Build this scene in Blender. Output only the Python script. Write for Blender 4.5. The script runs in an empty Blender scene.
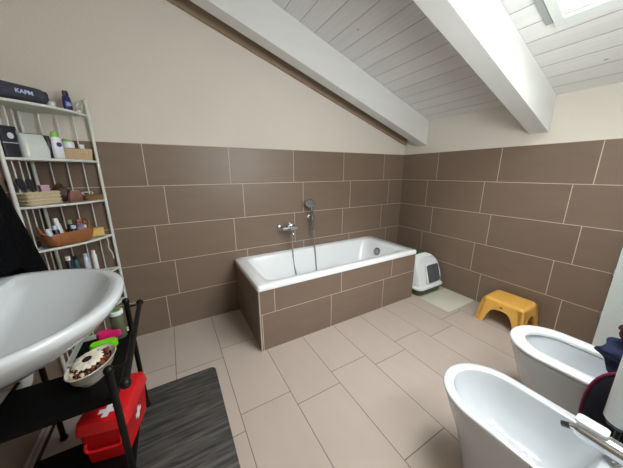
import bpy, bmesh, math, random
from mathutils import Vector, Matrix, noise
random.seed(7)
PI = math.pi
S = bpy.context.scene
COL = S.collection

# ------------------------------------------------------------------ camera, sky, light, exposure
cam_data = bpy.data.cameras.new('camera')
cam = bpy.data.objects.new('camera', cam_data)
COL.objects.link(cam)
S.camera = cam
cam_data.sensor_width = 36.0
cam_data.lens = 245.472 / 623 * 36.0
cam_data.clip_start = 0.02
yaw, pitch, roll = 0.5179, -0.2456, -0.0049
fwd = Vector((math.sin(yaw) * math.cos(pitch), math.cos(yaw) * math.cos(pitch), math.sin(pitch)))
rgt = Vector((math.cos(yaw), -math.sin(yaw), 0))
upv = rgt.cross(fwd)
r2 = rgt * math.cos(roll) + upv * math.sin(roll)
u2 = -rgt * math.sin(roll) + upv * math.cos(roll)
cam.matrix_world = Matrix(((r2.x, u2.x, -fwd.x, -2.6002), (r2.y, u2.y, -fwd.y, -2.2138),
                           (r2.z, u2.z, -fwd.z, 1.2922), (0, 0, 0, 1)))

S.view_settings.view_transform = 'Standard'
S.view_settings.look = 'None'
S.view_settings.gamma = 1
S.view_settings.use_curve_mapping = False
S.view_settings.exposure = 0.46

world = bpy.data.worlds.new('overcast_sky')
S.world = world
world.use_nodes = True
bg = world.node_tree.nodes['Background']
bg.inputs['Color'].default_value = (0.965, 0.985, 1.0, 1)
bg.inputs['Strength'].default_value = 17.0

SL = 0.333                                   # roof pitch
def roof(x): return 1.848 - SL * x
def portal(x0, x1, y0, y1, n):
    l = bpy.data.lights.new('skylight_portal', 'AREA')
    l.shape = 'RECTANGLE'
    l.size = (x1 - x0) * math.sqrt(1 + SL * SL)
    l.size_y = y1 - y0
    l.cycles.is_portal = True
    o = bpy.data.objects.new('skylight_portal', l)
    COL.objects.link(o)
    xc = (x0 + x1) / 2
    o.location = (xc, (y0 + y1) / 2, roof(xc) + n)
    o.rotation_euler = (0, math.atan(SL), 0)
SKY = [(-1.86, -0.70, -2.225, -1.553)]
for s_ in SKY: portal(*s_, 0.26)
WIN = (-1.95, -1.00, 1.20, 1.84)            # unseen front-wall window added for frontal light (x0, x1, z0, z1)
l = bpy.data.lights.new('added_window_portal', 'AREA'); l.shape = 'RECTANGLE'; l.size = WIN[1] - WIN[0]; l.size_y = WIN[3] - WIN[2]; l.cycles.is_portal = True
o = bpy.data.objects.new('added_window_portal', l); COL.objects.link(o)
o.location = ((WIN[0] + WIN[1]) / 2, -2.53, (WIN[2] + WIN[3]) / 2); o.rotation_euler = (PI / 2, 0, 0)

# ------------------------------------------------------------------ materials
def lin(c):
    return tuple(((v / 255) / 12.92 if v / 255 <= 0.04045 else ((v / 255 + 0.055) / 1.055) ** 2.4) for v in c) + (1,)
MATS = {}
def N(nt, t, **kw):
    n = nt.nodes.new(t)
    for k, v in kw.items(): setattr(n, k, v)
    return n
def mat(name, rgb, rough=0.5, metal=0.0, var=0.0, scale=8.0, bump=0.0, bscale=40.0, spec=0.5, trans=0.0, coat=0.0, sheen=0.0, alpha=1.0, stretch=None):
    if name in MATS: return MATS[name]
    m = bpy.data.materials.new(name); m.use_nodes = True
    nt = m.node_tree; b = nt.nodes['Principled BSDF']
    b.inputs['Roughness'].default_value = rough
    b.inputs['Metallic'].default_value = metal
    b.inputs['Specular IOR Level'].default_value = spec
    b.inputs['Transmission Weight'].default_value = trans
    b.inputs['Coat Weight'].default_value = coat
    b.inputs['Sheen Weight'].default_value = sheen
    b.inputs['Alpha'].default_value = alpha
    c = lin(rgb)
    tc = N(nt, 'ShaderNodeTexCoord')
    mp = N(nt, 'ShaderNodeMapping')
    nt.links.new(tc.outputs['Object'], mp.inputs['Vector'])
    if stretch: mp.inputs['Scale'].default_value = stretch
    nz = N(nt, 'ShaderNodeTexNoise'); nz.inputs['Scale'].default_value = scale; nz.inputs['Detail'].default_value = 5
    nt.links.new(mp.outputs[0], nz.inputs['Vector'])
    mx = N(nt, 'ShaderNodeMix', data_type='RGBA')
    lo = tuple(max(0, v * (1 - var)) for v in c[:3]) + (1,); hi = tuple(min(1, v * (1 + var)) for v in c[:3]) + (1,)
    mx.inputs[6].default_value = lo; mx.inputs[7].default_value = hi
    nt.links.new(nz.outputs['Fac'], mx.inputs[0]); nt.links.new(mx.outputs[2], b.inputs['Base Color'])
    if bump:
        n2 = N(nt, 'ShaderNodeTexNoise'); n2.inputs['Scale'].default_value = bscale; n2.inputs['Detail'].default_value = 4
        nt.links.new(mp.outputs[0], n2.inputs['Vector'])
        bp = N(nt, 'ShaderNodeBump'); bp.inputs['Strength'].default_value = bump; bp.inputs['Distance'].default_value = 0.01
        nt.links.new(n2.outputs['Fac'], bp.inputs['Height']); nt.links.new(bp.outputs[0], b.inputs['Normal'])
    MATS[name] = m
    return m

def M(nt, op, a, b=None, c=None):
    n = N(nt, 'ShaderNodeMath', operation=op)
    for i, v in enumerate((a, b, c)):
        if v is None: continue
        if isinstance(v, (int, float)): n.inputs[i].default_value = v
        else: nt.links.new(v, n.inputs[i])
    return n.outputs[0]
def tile_mat(name, uaxis, waxis, ev, od, w_off, rgb, grout, gw, rough, tint=0.10, streak=(3, 3, 3)):
    """running bond of 60 x 30 cm tiles: joints along uaxis every .6, rows along waxis every .3"""
    m = bpy.data.materials.new(name); m.use_nodes = True
    nt = m.node_tree; b = nt.nodes['Principled BSDF']
    ge = N(nt, 'ShaderNodeNewGeometry'); sp = N(nt, 'ShaderNodeSeparateXYZ')
    nt.links.new(ge.outputs['Position'], sp.inputs[0])
    u = sp.outputs['XYZ'.index(uaxis)]; w = sp.outputs['XYZ'.index(waxis)]
    wr = M(nt, 'DIVIDE', M(nt, 'ADD', w, w_off), 0.3)
    row = M(nt, 'FLOOR', wr)
    par = M(nt, 'FLOORED_MODULO', row, 2.0)
    off = M(nt, 'MULTIPLY_ADD', par, od - ev, ev)
    t = M(nt, 'DIVIDE', M(nt, 'ADD', u, off), 0.6)
    def edge(v, size):
        f = M(nt, 'FRACT', v)
        return M(nt, 'MULTIPLY', M(nt, 'MINIMUM', f, M(nt, 'SUBTRACT', 1.0, f)), size)
    d = M(nt, 'MINIMUM', edge(t, 0.6), edge(wr, 0.3))
    g = M(nt, 'LESS_THAN', d, gw / 2)
    cb = N(nt, 'ShaderNodeCombineXYZ'); nt.links.new(M(nt, 'FLOOR', t), cb.inputs[0]); nt.links.new(row, cb.inputs[1])
    wn = N(nt, 'ShaderNodeTexWhiteNoise'); nt.links.new(cb.outputs[0], wn.inputs['Vector'])
    nz = N(nt, 'ShaderNodeTexNoise'); nz.inputs['Scale'].default_value = 4; nz.inputs['Detail'].default_value = 7
    va = N(nt, 'ShaderNodeVectorMath', operation='MULTIPLY'); va.inputs[1].default_value = streak
    nt.links.new(ge.outputs['Position'], va.inputs[0])
    vb = N(nt, 'ShaderNodeVectorMath', operation='MULTIPLY_ADD'); vb.inputs[1].default_value = (7, 7, 7)
    nt.links.new(wn.outputs['Color'], vb.inputs[0]); nt.links.new(va.outputs[0], vb.inputs[2]); nt.links.new(vb.outputs[0], nz.inputs['Vector'])
    val = M(nt, 'ADD', M(nt, 'MULTIPLY_ADD', nz.outputs['Fac'], tint * 2.2, 1 - tint * 1.1), M(nt, 'MULTIPLY_ADD', wn.outputs['Value'], tint, -tint / 2))
    hs = N(nt, 'ShaderNodeHueSaturation'); hs.inputs['Color'].default_value = lin(rgb); nt.links.new(val, hs.inputs['Value'])
    mx = N(nt, 'ShaderNodeMix', data_type='RGBA'); mx.inputs[7].default_value = lin(grout)
    nt.links.new(g, mx.inputs[0]); nt.links.new(hs.outputs[0], mx.inputs[6]); nt.links.new(mx.outputs[2], b.inputs['Base Color'])
    rr = M(nt, 'MULTIPLY_ADD', nz.outputs['Fac'], 0.12, rough - 0.06)
    nt.links.new(M(nt, 'MAXIMUM', rr, M(nt, 'MULTIPLY', g, 0.8)), b.inputs['Roughness'])
    bp = N(nt, 'ShaderNodeBump'); bp.inputs['Strength'].default_value = 0.4; bp.inputs['Distance'].default_value = 0.002
    nt.links.new(M(nt, 'MINIMUM', M(nt, 'DIVIDE', d, 0.003), 1.0), bp.inputs['Height']); nt.links.new(bp.outputs[0], b.inputs['Normal'])
    return m
BROWN, GROUT = (124, 107, 92), (204, 190, 172)
m_tile_back = tile_mat('brown_tile_back', 'X', 'Z', 0.334, 0.2335, 0, BROWN, GROUT, 0.0046, 0.42, streak=(1, 1, 4))
m_tile_side = tile_mat('brown_tile_side', 'Y', 'Z', 0.467, 0.3655, 0, BROWN, GROUT, 0.0046, 0.42, streak=(1, 1, 4))
m_tile_end = tile_mat('brown_tile_bath_end', 'Y', 'Z', 0.64, 0.64, 0, BROWN, GROUT, 0.0036, 0.42, streak=(1, 1, 4))
m_floor = tile_mat('floor_tile', 'Y', 'X', 0.490, 0.590, 0.0129, (186, 173, 162), (122, 104, 94), 0.0042, 0.42, tint=0.06, streak=(3, 1, 1))
m_plaster = mat('plaster', (221, 214, 204), 0.9, var=0.03, scale=3, bump=0.15, bscale=120)
m_white_wood = mat('white_painted_beam', (217, 219, 215), 0.6, var=0.05, scale=3, bump=0.12, bscale=30, stretch=(0.6, 6, 6))
m_cer = mat('white_ceramic', (208, 214, 217), 0.12, coat=0.5, var=0.01)
m_acr = mat('white_acrylic', (236, 240, 242), 0.18, coat=0.4, var=0.01)
m_chrome = mat('chrome', (200, 204, 208), 0.12, metal=1.0)
m_black = mat('black_lacquered_metal', (9, 9, 10), 0.4, spec=.3)
m_rackwhite = mat('cream_white_metal', (212, 216, 208), 0.4, var=0.05)
m_trimmetal = mat('aluminium_edge', (190, 185, 176), 0.35, metal=0.4)

def plank_mat():
    m = bpy.data.materials.new('whitewashed_boards'); m.use_nodes = True
    nt = m.node_tree; b = nt.nodes['Principled BSDF']; b.inputs['Roughness'].default_value = 0.7
    ge = N(nt, 'ShaderNodeNewGeometry'); sp = N(nt, 'ShaderNodeSeparateXYZ'); nt.links.new(ge.outputs['Position'], sp.inputs[0])
    t = M(nt, 'DIVIDE', M(nt, 'ADD', sp.outputs[0], 1.10), 0.1255)
    f = M(nt, 'FRACT', t); d = M(nt, 'MULTIPLY', M(nt, 'MINIMUM', f, M(nt, 'SUBTRACT', 1.0, f)), 0.1255)
    wn = N(nt, 'ShaderNodeTexWhiteNoise', noise_dimensions='1D'); nt.links.new(M(nt, 'FLOOR', t), wn.inputs['W'])
    cb = N(nt, 'ShaderNodeCombineXYZ')
    nt.links.new(M(nt, 'MULTIPLY', sp.outputs[0], 22.0), cb.inputs[0])
    nt.links.new(M(nt, 'MULTIPLY_ADD', wn.outputs['Value'], 9.0, sp.outputs[1]), cb.inputs[1])
    nz = N(nt, 'ShaderNodeTexNoise'); nz.inputs['Scale'].default_value = 2.2; nz.inputs['Detail'].default_value = 7; nt.links.new(cb.outputs[0], nz.inputs['Vector'])
    val = M(nt, 'ADD', M(nt, 'MULTIPLY_ADD', nz.outputs['Fac'], 0.22, 0.88), M(nt, 'MULTIPLY_ADD', wn.outputs['Value'], 0.08, -0.04))
    # knots
    vo = N(nt, 'ShaderNodeTexVoronoi'); vo.inputs['Scale'].default_value = 1.0
    cb2 = N(nt, 'ShaderNodeCombineXYZ'); nt.links.new(M(nt, 'MULTIPLY', sp.outputs[0], 8.0), cb2.inputs[0]); nt.links.new(M(nt, 'MULTIPLY', sp.outputs[1], 4.0), cb2.inputs[1])
    nt.links.new(cb2.outputs[0], vo.inputs['Vector'])
    kn = M(nt, 'LESS_THAN', vo.outputs['Distance'], 0.045)
    hs = N(nt, 'ShaderNodeHueSaturation'); hs.inputs['Color'].default_value = lin((220, 221, 218)); nt.links.new(val, hs.inputs['Value'])
    mk = N(nt, 'ShaderNodeMix', data_type='RGBA'); mk.inputs[7].default_value = lin((172, 158, 148)); nt.links.new(kn, mk.inputs[0]); nt.links.new(hs.outputs[0], mk.inputs[6])
    mx = N(nt, 'ShaderNodeMix', data_type='RGBA'); mx.inputs[7].default_value = lin((150, 150, 148))
    nt.links.new(M(nt, 'LESS_THAN', d, 0.0018), mx.inputs[0]); nt.links.new(mk.outputs[2], mx.inputs[6]); nt.links.new(mx.outputs[2], b.inputs['Base Color'])
    bp = N(nt, 'ShaderNodeBump'); bp.inputs['Strength'].default_value = 0.7; bp.inputs['Distance'].default_value = 0.004
    nt.links.new(M(nt, 'MINIMUM', M(nt, 'DIVIDE', d, 0.006), 1.0), bp.inputs['Height']); nt.links.new(bp.outputs[0], b.inputs['Normal'])
    return m
m_planks = plank_mat()

# ------------------------------------------------------------------ mesh helpers
def frame(d):
    d = Vector(d).normalized()
    a = Vector((0, 0, 1)) if abs(d.z) < 0.9 else Vector((1, 0, 0))
    x = a.cross(d).normalized()
    return x, d.cross(x)
class MB:
    def __init__(s): s.v = []; s.f = []
    def add(s, vs, fs):
        o = len(s.v); s.v += [Vector(v) for v in vs]; s.f += [tuple(i + o for i in f) for f in fs]; return s
    def box(s, x0, x1, y0, y1, z0, z1, fn=None):
        vs = [(x, y, z) for x in (x0, x1) for y in (y0, y1) for z in (z0, z1)]
        if fn: vs = [fn(*v) for v in vs]
        return s.add(vs, [(0, 1, 3, 2), (4, 6, 7, 5), (0, 4, 5, 1), (2, 3, 7, 6), (0, 2, 6, 4), (1, 5, 7, 3)])
    def loft(s, rings, cap0=True, cap1=True):
        n = len(rings[0]); o = len(s.v); fs = []
        for r in rings: s.v += [Vector(p) for p in r]
        for k in range(len(rings) - 1):
            a = o + k * n; b = a + n
            for i in range(n):
                j = (i + 1) % n
                fs.append((a + i, a + j, b + j, b + i))
        if cap0: fs.append(tuple(range(o + n - 1, o - 1, -1)))
        if cap1: fs.append(tuple(range(o + (len(rings) - 1) * n, o + len(rings) * n)))
        s.f += fs; return s
    def tube(s, pts, r, seg=8, caps=True):
        pts = [Vector(p) for p in pts]; rings = []; px = None
        for i, p in enumerate(pts):
            d = (pts[min(i + 1, len(pts) - 1)] - pts[max(i - 1, 0)])
            if px is None: px, py = frame(d)
            else:
                dn = d.normalized(); px = (px - dn * px.dot(dn)).normalized(); py = dn.cross(px)
            rr = r[i] if isinstance(r, (list, tuple)) else r
            rings.append([p + px * math.cos(2 * PI * k / seg) * rr + py * math.sin(2 * PI * k / seg) * rr for k in range(seg)])
        return s.loft(rings, caps, caps)
    def lathe(s, prof, c=(0, 0, 0), seg=20, axis=(0, 0, 1), sx=1, sy=1):
        c = Vector(c); d = Vector(axis).normalized()
        if abs(d.z) > 0.999: X, Y = Vector((1, 0, 0)), Vector((0, 1, 0))
        else: X, Y = frame(d)
        rings = [[c + d * z + X * math.cos(2 * PI * k / seg) * r * sx + Y * math.sin(2 * PI * k / seg) * r * sy for k in range(seg)] for r, z in prof]
        return s.loft(rings, prof[0][0] > 1e-5 or True, True)
    def ball(s, c, r, seg=12, sq=1.0):
        prof = [(max(1e-4, r * math.sin(PI * k / 8)), -r * sq * math.cos(PI * k / 8)) for k in range(9)]
        return s.lathe(prof, c, seg)
    def build(s, name, m, parent=None, smooth=True, bevel=0.0, sub=0, angle=40, local=False):
        off = Vector((0, 0, 0))
        if parent is not None and not local: off = Vector(parent.get('_o', (0, 0, 0)))
        me = bpy.data.meshes.new(name)
        me.from_pydata([v - off for v in s.v], [], s.f)
        bm = bmesh.new(); bm.from_mesh(me)
        bmesh.ops.remove_doubles(bm, verts=bm.verts, dist=1e-5)
        bmesh.ops.recalc_face_normals(bm, faces=bm.faces)
        if bevel:
            ed = [e for e in bm.edges if len(e.link_faces) == 2 and e.calc_face_angle(0) > math.radians(30)]
            bmesh.ops.bevel(bm, geom=ed, offset=bevel, segments=2, profile=0.6, affect='EDGES', clamp_overlap=True)
        bm.to_mesh(me); bm.free()
        me.materials.append(m)
        if smooth:
            me.polygons.foreach_set('use_smooth', [True] * len(me.polygons))
            me.set_sharp_from_angle(angle=math.radians(angle))
        o = bpy.data.objects.new(name, me); COL.objects.link(o)
        if parent is not None: o.parent = parent
        o['_o'] = tuple(off)
        if sub:
            md = o.modifiers.new('sub', 'SUBSURF'); md.levels = sub; md.render_levels = sub
        return o
def thing(name, label, cat, loc=(0, 0, 0), group=None):
    o = bpy.data.objects.new(name, None); COL.objects.link(o); o.location = loc
    o.empty_display_size = 0.05
    o['_o'] = tuple(loc); o['label'] = label; o['category'] = cat
    if group: o['group'] = group
    return o
def tag(o, label, cat, group=None):
    o['label'] = label; o['category'] = cat
    if group: o['group'] = group
    return o
def struct(o): o['kind'] = 'structure'; return o
def rrect(x0, x1, y0, y1, r, z, n=6):
    """rounded rectangle ring, 4*(n+1) points"""
    pts = []
    for cx, cy, a0 in ((x1 - r, y1 - r, 0), (x0 + r, y1 - r, 90), (x0 + r, y0 + r, 180), (x1 - r, y0 + r, 270)):
        for k in range(n + 1):
            a = math.radians(a0 + 90 * k / n); pts.append((cx + r * math.cos(a), cy + r * math.sin(a), z))
    return pts
def bez(p, n=16):
    """Catmull-Rom through points"""
    p = [Vector(q) for q in p]; p = [p[0] * 2 - p[1]] + p + [p[-1] * 2 - p[-2]]; out = []
    for i in range(1, len(p) - 2):
        for k in range(n):
            t = k / n
            out.append(0.5 * ((2 * p[i]) + (p[i + 1] - p[i - 1]) * t + (2 * p[i - 1] - 5 * p[i] + 4 * p[i + 1] - p[i + 2]) * t * t + (3 * p[i] - p[i - 1] - 3 * p[i + 1] + p[i + 2]) * t ** 3))
    out.append(p[-2]); return out

# ------------------------------------------------------------------ room shell
XL, YS = -3.33, -2.36
struct(MB().box(XL - .15, .15, YS - .15, .15, -.12, 0).build('floor', m_floor, smooth=False))
top = lambda x, y, z: (x, y, roof(x) + .02 if z > 1 else z)
struct(MB().box(XL - .15, .15, .008, .15, 0, 3, top).build('wall_back', m_plaster, smooth=False))
struct(MB().box(.008, .15, YS - .15, .008, 0, 3, top).build('wall_right', m_plaster, smooth=False))
struct(MB().box(XL - .15, XL - .008, YS - .15, .008, 0, 3, top).build('wall_left', m_plaster, smooth=False))
wx0, wx1, wz0, wz1 = WIN
wf = MB().box(XL - .15, wx0, YS - .15, YS, 0, 3, top).box(wx1, .15, YS - .15, YS, 0, 3, top).box(wx0, wx1, YS - .15, YS, 0, wz0)
wf.box(wx0, wx1, YS - .15, YS, wz1, 3, lambda x, y, z: (x, y, roof(x) + .02 if z > 2.5 else z))
struct(wf.build('wall_front', m_plaster, smooth=False))
# tile cladding, 8 mm proud of the plaster, 1.5 m high
struct(MB().box(XL, 0, 0, .0085, 0, 1.5).build('trim_1', m_tile_back, smooth=False))
struct(MB().box(0, .0085, YS, .0085, 0, 1.5).build('trim_2', m_tile_side, smooth=False))
struct(MB().box(XL - .0085, XL, YS, .0085, 0, 1.5).build('trim_3', m_tile_side, smooth=False))
# ceiling boards with openings for the skylights
c = MB()
def slab(b, x0, x1, y0, y1, n0, n1): b.box(x0, x1, y0, y1, n0, n1, lambda x, y, z: (x, y, roof(x) + z))
xs = [(XL - .15, SKY[0][0]), (SKY[0][0], SKY[0][1]), (SKY[0][1], .15)]
ya, yb = SKY[0][2], SKY[0][3]
slab(c, XL - .15, .15, yb, .15, 0, .24)
slab(c, XL - .15, .15, YS - .15, ya, 0, .24)
for i in (0, 2): slab(c, xs[i][0], xs[i][1], ya, yb, 0, .24)
struct(c.build('ceiling', m_planks, smooth=False))
# rafters
def rafter(name, y0, y1, bev=.004):
    return struct(MB().box(XL, 0.004, y0, y1, -.261, 0, lambda x, y, z: (x, y, roof(x) + z)).build(name, m_white_wood, smooth=False, bevel=bev))
rafter('trim_4', -.30, -.185)
rafter('trim_5', -1.359, -1.237)

# brown strip on the wall in the gap behind the rafter
struct(MB().box(XL, 0.004, -.022, .004, -.240, 0, lambda x, y, z: (x, y, roof(x) + z)).build('trim_6', mat('brown_strip', (158, 138, 118), 0.9, var=0.08), smooth=False))

# skylights
m_frame = mat('white_window_frame', (214, 222, 216), 0.45)
m_gasket = mat('grey_gasket', (120, 124, 126), 0.6)
def glass_mat():
    m = bpy.data.materials.new('window_glass'); m.use_nodes = True; nt = m.node_tree; nt.nodes.clear()
    o = N(nt, 'ShaderNodeOutputMaterial'); t = N(nt, 'ShaderNodeBsdfTransparent'); g = N(nt, 'ShaderNodeBsdfGlossy'); g.inputs['Roughness'].default_value = .02
    mx = N(nt, 'ShaderNodeMixShader'); mx.inputs[0].default_value = .06
    nt.links.new(t.outputs[0], mx.inputs[1]); nt.links.new(g.outputs[0], mx.inputs[2]); nt.links.new(mx.outputs[0], o.inputs[0])
    return m
m_glass = glass_mat()
def skylight(name, x0, x1, y0, y1):
    def ring(b, o, i, n0, n1, inner=None):
        X0, X1, Y0, Y1 = x0 - o, x1 + o, y0 - o, y1 + o
        a0, a1, b0, b1 = x0 + i, x1 - i, y0 + i, y1 - i
        slab(b, X0, X1, b1, Y1, n0, n1); slab(b, X0, X1, Y0, b0, n0, n1)
        slab(b, X0, a0, b0, b1, n0, n1); slab(b, a1, X1, b0, b1, n0, n1)
        return b
    t = struct(ring(MB(), .043, 0, -.014, 0).build(name, m_frame, smooth=False, bevel=.003))
    ring(MB(), .0, .012, -.0, .245).build('window_frame', m_frame, t, smooth=False)
    s = ring(MB(), -.012, .05, .10, .15).build('sash', m_frame, t, smooth=False, bevel=.003)
    ring(MB(), -.05, .056, .118, .13).build('gasket', m_gasket, s, smooth=False)
    b = MB(); slab(b, x0 + .05, x1 - .05, y0 + .05, y1 - .05, .122, .128); b.build('pane', m_glass, t, smooth=False)
    return t
w1 = skylight('window_1', *SKY[0])
w2 = MB()  # frame of the unseen window, added behind the camera for its light
for a0, a1, c0, c1 in ((wx0, wx1, wz1 - .06, wz1), (wx0, wx1, wz0, wz0 + .06), (wx0, wx0 + .06, wz0, wz1), (wx1 - .06, wx1, wz0, wz1), ((wx0 + wx1) / 2 - .04, (wx0 + wx1) / 2 + .04, wz0, wz1)):
    w2.box(a0, a1, YS - .12, YS - .06, c0, c1)
w2 = struct(w2.build('added_window', m_frame, smooth=False))
MB().box(wx0 + .05, wx1 - .05, YS - .095, YS - .089, wz0 + .05, wz1 - .05).build('pane', m_glass, w2, smooth=False)
MB().box(wx0 - .03, wx1 + .03, YS - .06, YS + .03, wz0 - .03, wz0 + .001).build('added_sill', m_frame, w2, smooth=False)
b = MB(); slab(b, -1.86, -.688, -1.507, -1.478, -.010, 0); b.build('side_strip', mat('grey_strip', (150, 156, 156), .5), w1, smooth=False, bevel=.002)  # plain grey strip on the ceiling beside the skylight

# white panel door in the low wall, right edge of the frame
m_door = mat('white_door_paint', (214, 224, 222), 0.35)
d = struct(MB().box(-.03, 0, -2.34, -1.882, .01, 1.12).build('door_1', m_door, smooth=False, bevel=.004))
for z in (.30, .62, .95): MB().tube([(-.032, -1.878, z - .025), (-.032, -1.878, z + .025)], .005).build('hinge', m_chrome, d)

# ------------------------------------------------------------------ bath surround (fixed) and bathtub
x0, x1, yf = -2.15, -.502, -.674
b = MB(); b.box(x0 + .001, x1, yf, yf + .012, 0, .487); b.box(x1 - .012, x1, yf + .012, 0, 0, .487)
s1 = struct(b.build('trim_7', m_tile_back, smooth=False))
MB().box(x0, x0 + .012, yf + .001, 0, 0, .487).build('end_tiles', m_tile_end, s1, smooth=False)
MB().box(x0 - .003, x0 + .006, yf - .003, yf + .006, 0, .487).build('edge_strip', m_trimmetal, s1, smooth=False)
tub = thing('bathtub', 'white rectangular built-in bathtub sunk into a brown tiled surround', 'bathtub', ((x0 + x1) / 2, -.34, 0))
X0, X1, Y0, Y1 = x0 - .008, x1 + .008, yf - .010, -.001
R = [rrect(X0 + .012, X1 - .012, Y0 + .012, Y1 - .004, .02, .487), rrect(X0, X1, Y0, Y1, .02, .488), rrect(X0, X1, Y0, Y1, .02, .518), rrect(X0 + .006, X1 - .006, Y0 + .006, Y1 - .003, .02, .525),
     rrect(-2.075, -.625, -.622, -.060, .085, .524), rrect(-2.066, -.632, -.614, -.067, .085, .518), rrect(-2.055, -.64, -.606, -.075, .09, .50),
     rrect(-1.99, -.675, -.585, -.095, .11, .40), rrect(-1.90, -.71, -.565, -.115, .12, .28), rrect(-1.82, -.75, -.54, -.14, .12, .17), rrect(-1.74, -.80, -.49, -.19, .11, .125), rrect(-1.6, -.95, -.42, -.26, .08, .115)]
MB().loft(R, cap0=False, cap1=True).build('basin', m_acr, tub, angle=55)
# overflow ring in darker chrome on the sloping foot end
nx = Vector((-1, 0, .28)).normalized(); oc = Vector((-.664, -.300, .430))
o = MB().lathe([(.042, -.004), (.044, .004), (.040, .012), (.030, .013), (.026, .006), (.001, .006)], oc, 24, nx).build('overflow', mat('darker_chrome', (150, 154, 158), .2, metal=1.0), tub)
MB().lathe([(.028, 0), (.03, .004), (.02, .007), (.001, .007)], (-1.0, -.34, .113), 20).build('drain', m_chrome, tub)

# ------------------------------------------------------------------ bath mixer with hand shower
mx_ = thing('bath_mixer', 'chrome wall-mounted bath mixer tap with shower hose above the bathtub', 'tap', (-1.62, 0, .76))
MB().tube([(-1.70, -.062, .762), (-1.56, -.062, .762)], .021, 16).build('body', m_chrome, mx_)
for x in (-1.695, -1.565):
    MB().lathe([(.033, 0), (.031, .008), (.016, .014), (.014, .05), (.001, .052)], (x, 0, .762), 20, (0, -1, 0)).build('wall_flange', m_chrome, mx_)
MB().tube(bez([(-1.63, -.062, .755), (-1.63, -.10, .742), (-1.63, -.15, .735), (-1.63, -.165, .715)], 6), [.014] * 12 + [.012] * 7, 12).build('spout', m_chrome, mx_)
hb = MB().ball((-1.63, -.062, .785), .021).build('lever_hub', m_chrome, mx_)
MB().tube(bez([(-1.63, -.062, .80), (-1.645, -.10, .812), (-1.66, -.15, .83)], 5), [.009] * 6 + [.007] * 5, 10).build('lever', m_chrome, mx_)
ko = MB().lathe([(.017, 0), (.018, .02), (.012, .03), (.001, .031)], (-1.56, -.062, .762), 16, (1, 0, 0)).build('diverter_knob', m_chrome, mx_)
m_hose = mat('grey_metal_hose', (150, 150, 150), .3, metal=.8, bump=.5, bscale=300)
hose = tag(MB().tube(bez([(-1.60, -.062, .745), (-1.60, -.075, .60), (-1.598, -.09, .40), (-1.58, -.15, .245), (-1.53, -.20, .165), (-1.46, -.21, .147), (-1.40, -.19, .175), (-1.355, -.13, .28), (-1.345, -.095, .42), (-1.348, -.075, .60), (-1.362, -.072, .72)], 12), .0068, 8).build('shower_hose', m_hose), 'grey metal shower hose looping down into the white bathtub', 'hose')
hs = thing('hand_shower', 'chrome hand shower resting in a wall bracket above the tub', 'hand shower', (-1.365, -.02, .84))
MB().lathe([(.022, 0), (.021, .008), (.013, .012), (.012, .045), (.001, .046)], (-1.368, 0, .845), 16, (0, -1, 0)).build('wall_bracket', m_chrome, hs)
MB().lathe([(.019, -.022), (.021, 0), (.019, .022), (.001, .023)], (-1.366, -.066, .845), 16).build('holder', m_chrome, hs)
MB().tube(bez([(-1.362, -.072, .715), (-1.366, -.07, .80), (-1.369, -.068, .86), (-1.378, -.075, .94), (-1.395, -.088, .985)], 6), [.011] * 6 + [.012] * 6 + [.013] * 6 + [.016] * 7, 12).build('handle', mat('grey_chrome', (150, 150, 152), .2, metal=.8), hs)
MB().lathe([(.018, .0), (.034, .012), (.046, .028), (.046, .036), (.040, .038), (.001, .036)], (-1.395, -.078, 1.012), 20, (-.45, -.75, -.5)).build('spray_head', mat('grey_chrome', (150, 150, 152)), hs)

# ------------------------------------------------------------------ cat litter box
lb = thing('litter_box', 'white hooded cat litter box with green base between bathtub and wall', 'litter box', (-.24, -.47, 0))
m_green = mat('dark_green_plastic', (58, 84, 48), .4); m_wp = mat('white_plastic', (226, 230, 230), .35)
lx0, lx1, ly0, ly1 = -.455, -.045, -.735, -.22
MB().loft([rrect(lx0 + .02, lx1 - .02, ly0 + .02, ly1 - .02, .05, 0), rrect(lx0 + .008, lx1 - .008, ly0 + .008, ly1 - .008, .06, .05), rrect(lx0 + .004, lx1 - .004, ly0 + .004, ly1 - .004, .06, .075)]).build('base_tray', m_green, lb)
MB().loft([rrect(lx0 - .006, lx1 + .006, ly0 - .006, ly1 + .006, .065, .073), rrect(lx0 - .008, lx1 + .008, ly0 - .008, ly1 + .008, .066, .088), rrect(lx0 + .01, lx1 - .01, ly0 + .01, ly1 - .01, .06, .098)]).build('rim_collar', m_wp, lb)
hx, hw_ = (lx0 + lx1) / 2, (lx1 - lx0) / 2 - .014
def arch(y, k, top_):
    """inverted-U outline of the hood at depth y"""
    pts = [(hx - hw_ * k, y, .095), (hx - hw_ * k, y, .18)]
    for i in range(17):
        t = PI - PI * i / 16
        pts.append((hx + hw_ * k * (abs(math.cos(t)) ** .75) * (1 if math.cos(t) > 0 else -1), y, .235 + (top_ - .235) * math.sin(t) ** .85))
    return pts + [(hx + hw_ * k, y, .18), (hx + hw_ * k, y, .095)]
hd = MB().loft([arch(-.690, .90, .385), arch(-.704, .955, .395), arch(-.698, .985, .405), arch(-.60, 1, .418), arch(-.45, 1, .420), arch(-.32, .99, .40), arch(-.255, .95, .35), arch(-.245, .90, .33)])
for v in hd.v:
    if v.y < -.65: v.y += max(0, v.z - .16) * .34
hd.build('hood', m_wp, lb, angle=50)
fr = MB().loft([rrect(-.300, -.085, .108, .318, .03, 0), rrect(-.300, -.085, .108, .318, .03, .010), rrect(-.290, -.095, .118, .308, .025, .014)])
fl = MB().loft([rrect(-.288, -.097, .120, .306, .022, .012), rrect(-.288, -.097, .120, .306, .022, .018)])
for q in (fr, fl):
    for v in q.v: v.x, v.y, v.z = v.x, -.700 - v.z + max(0, v.y - .16) * .34, v.y
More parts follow.
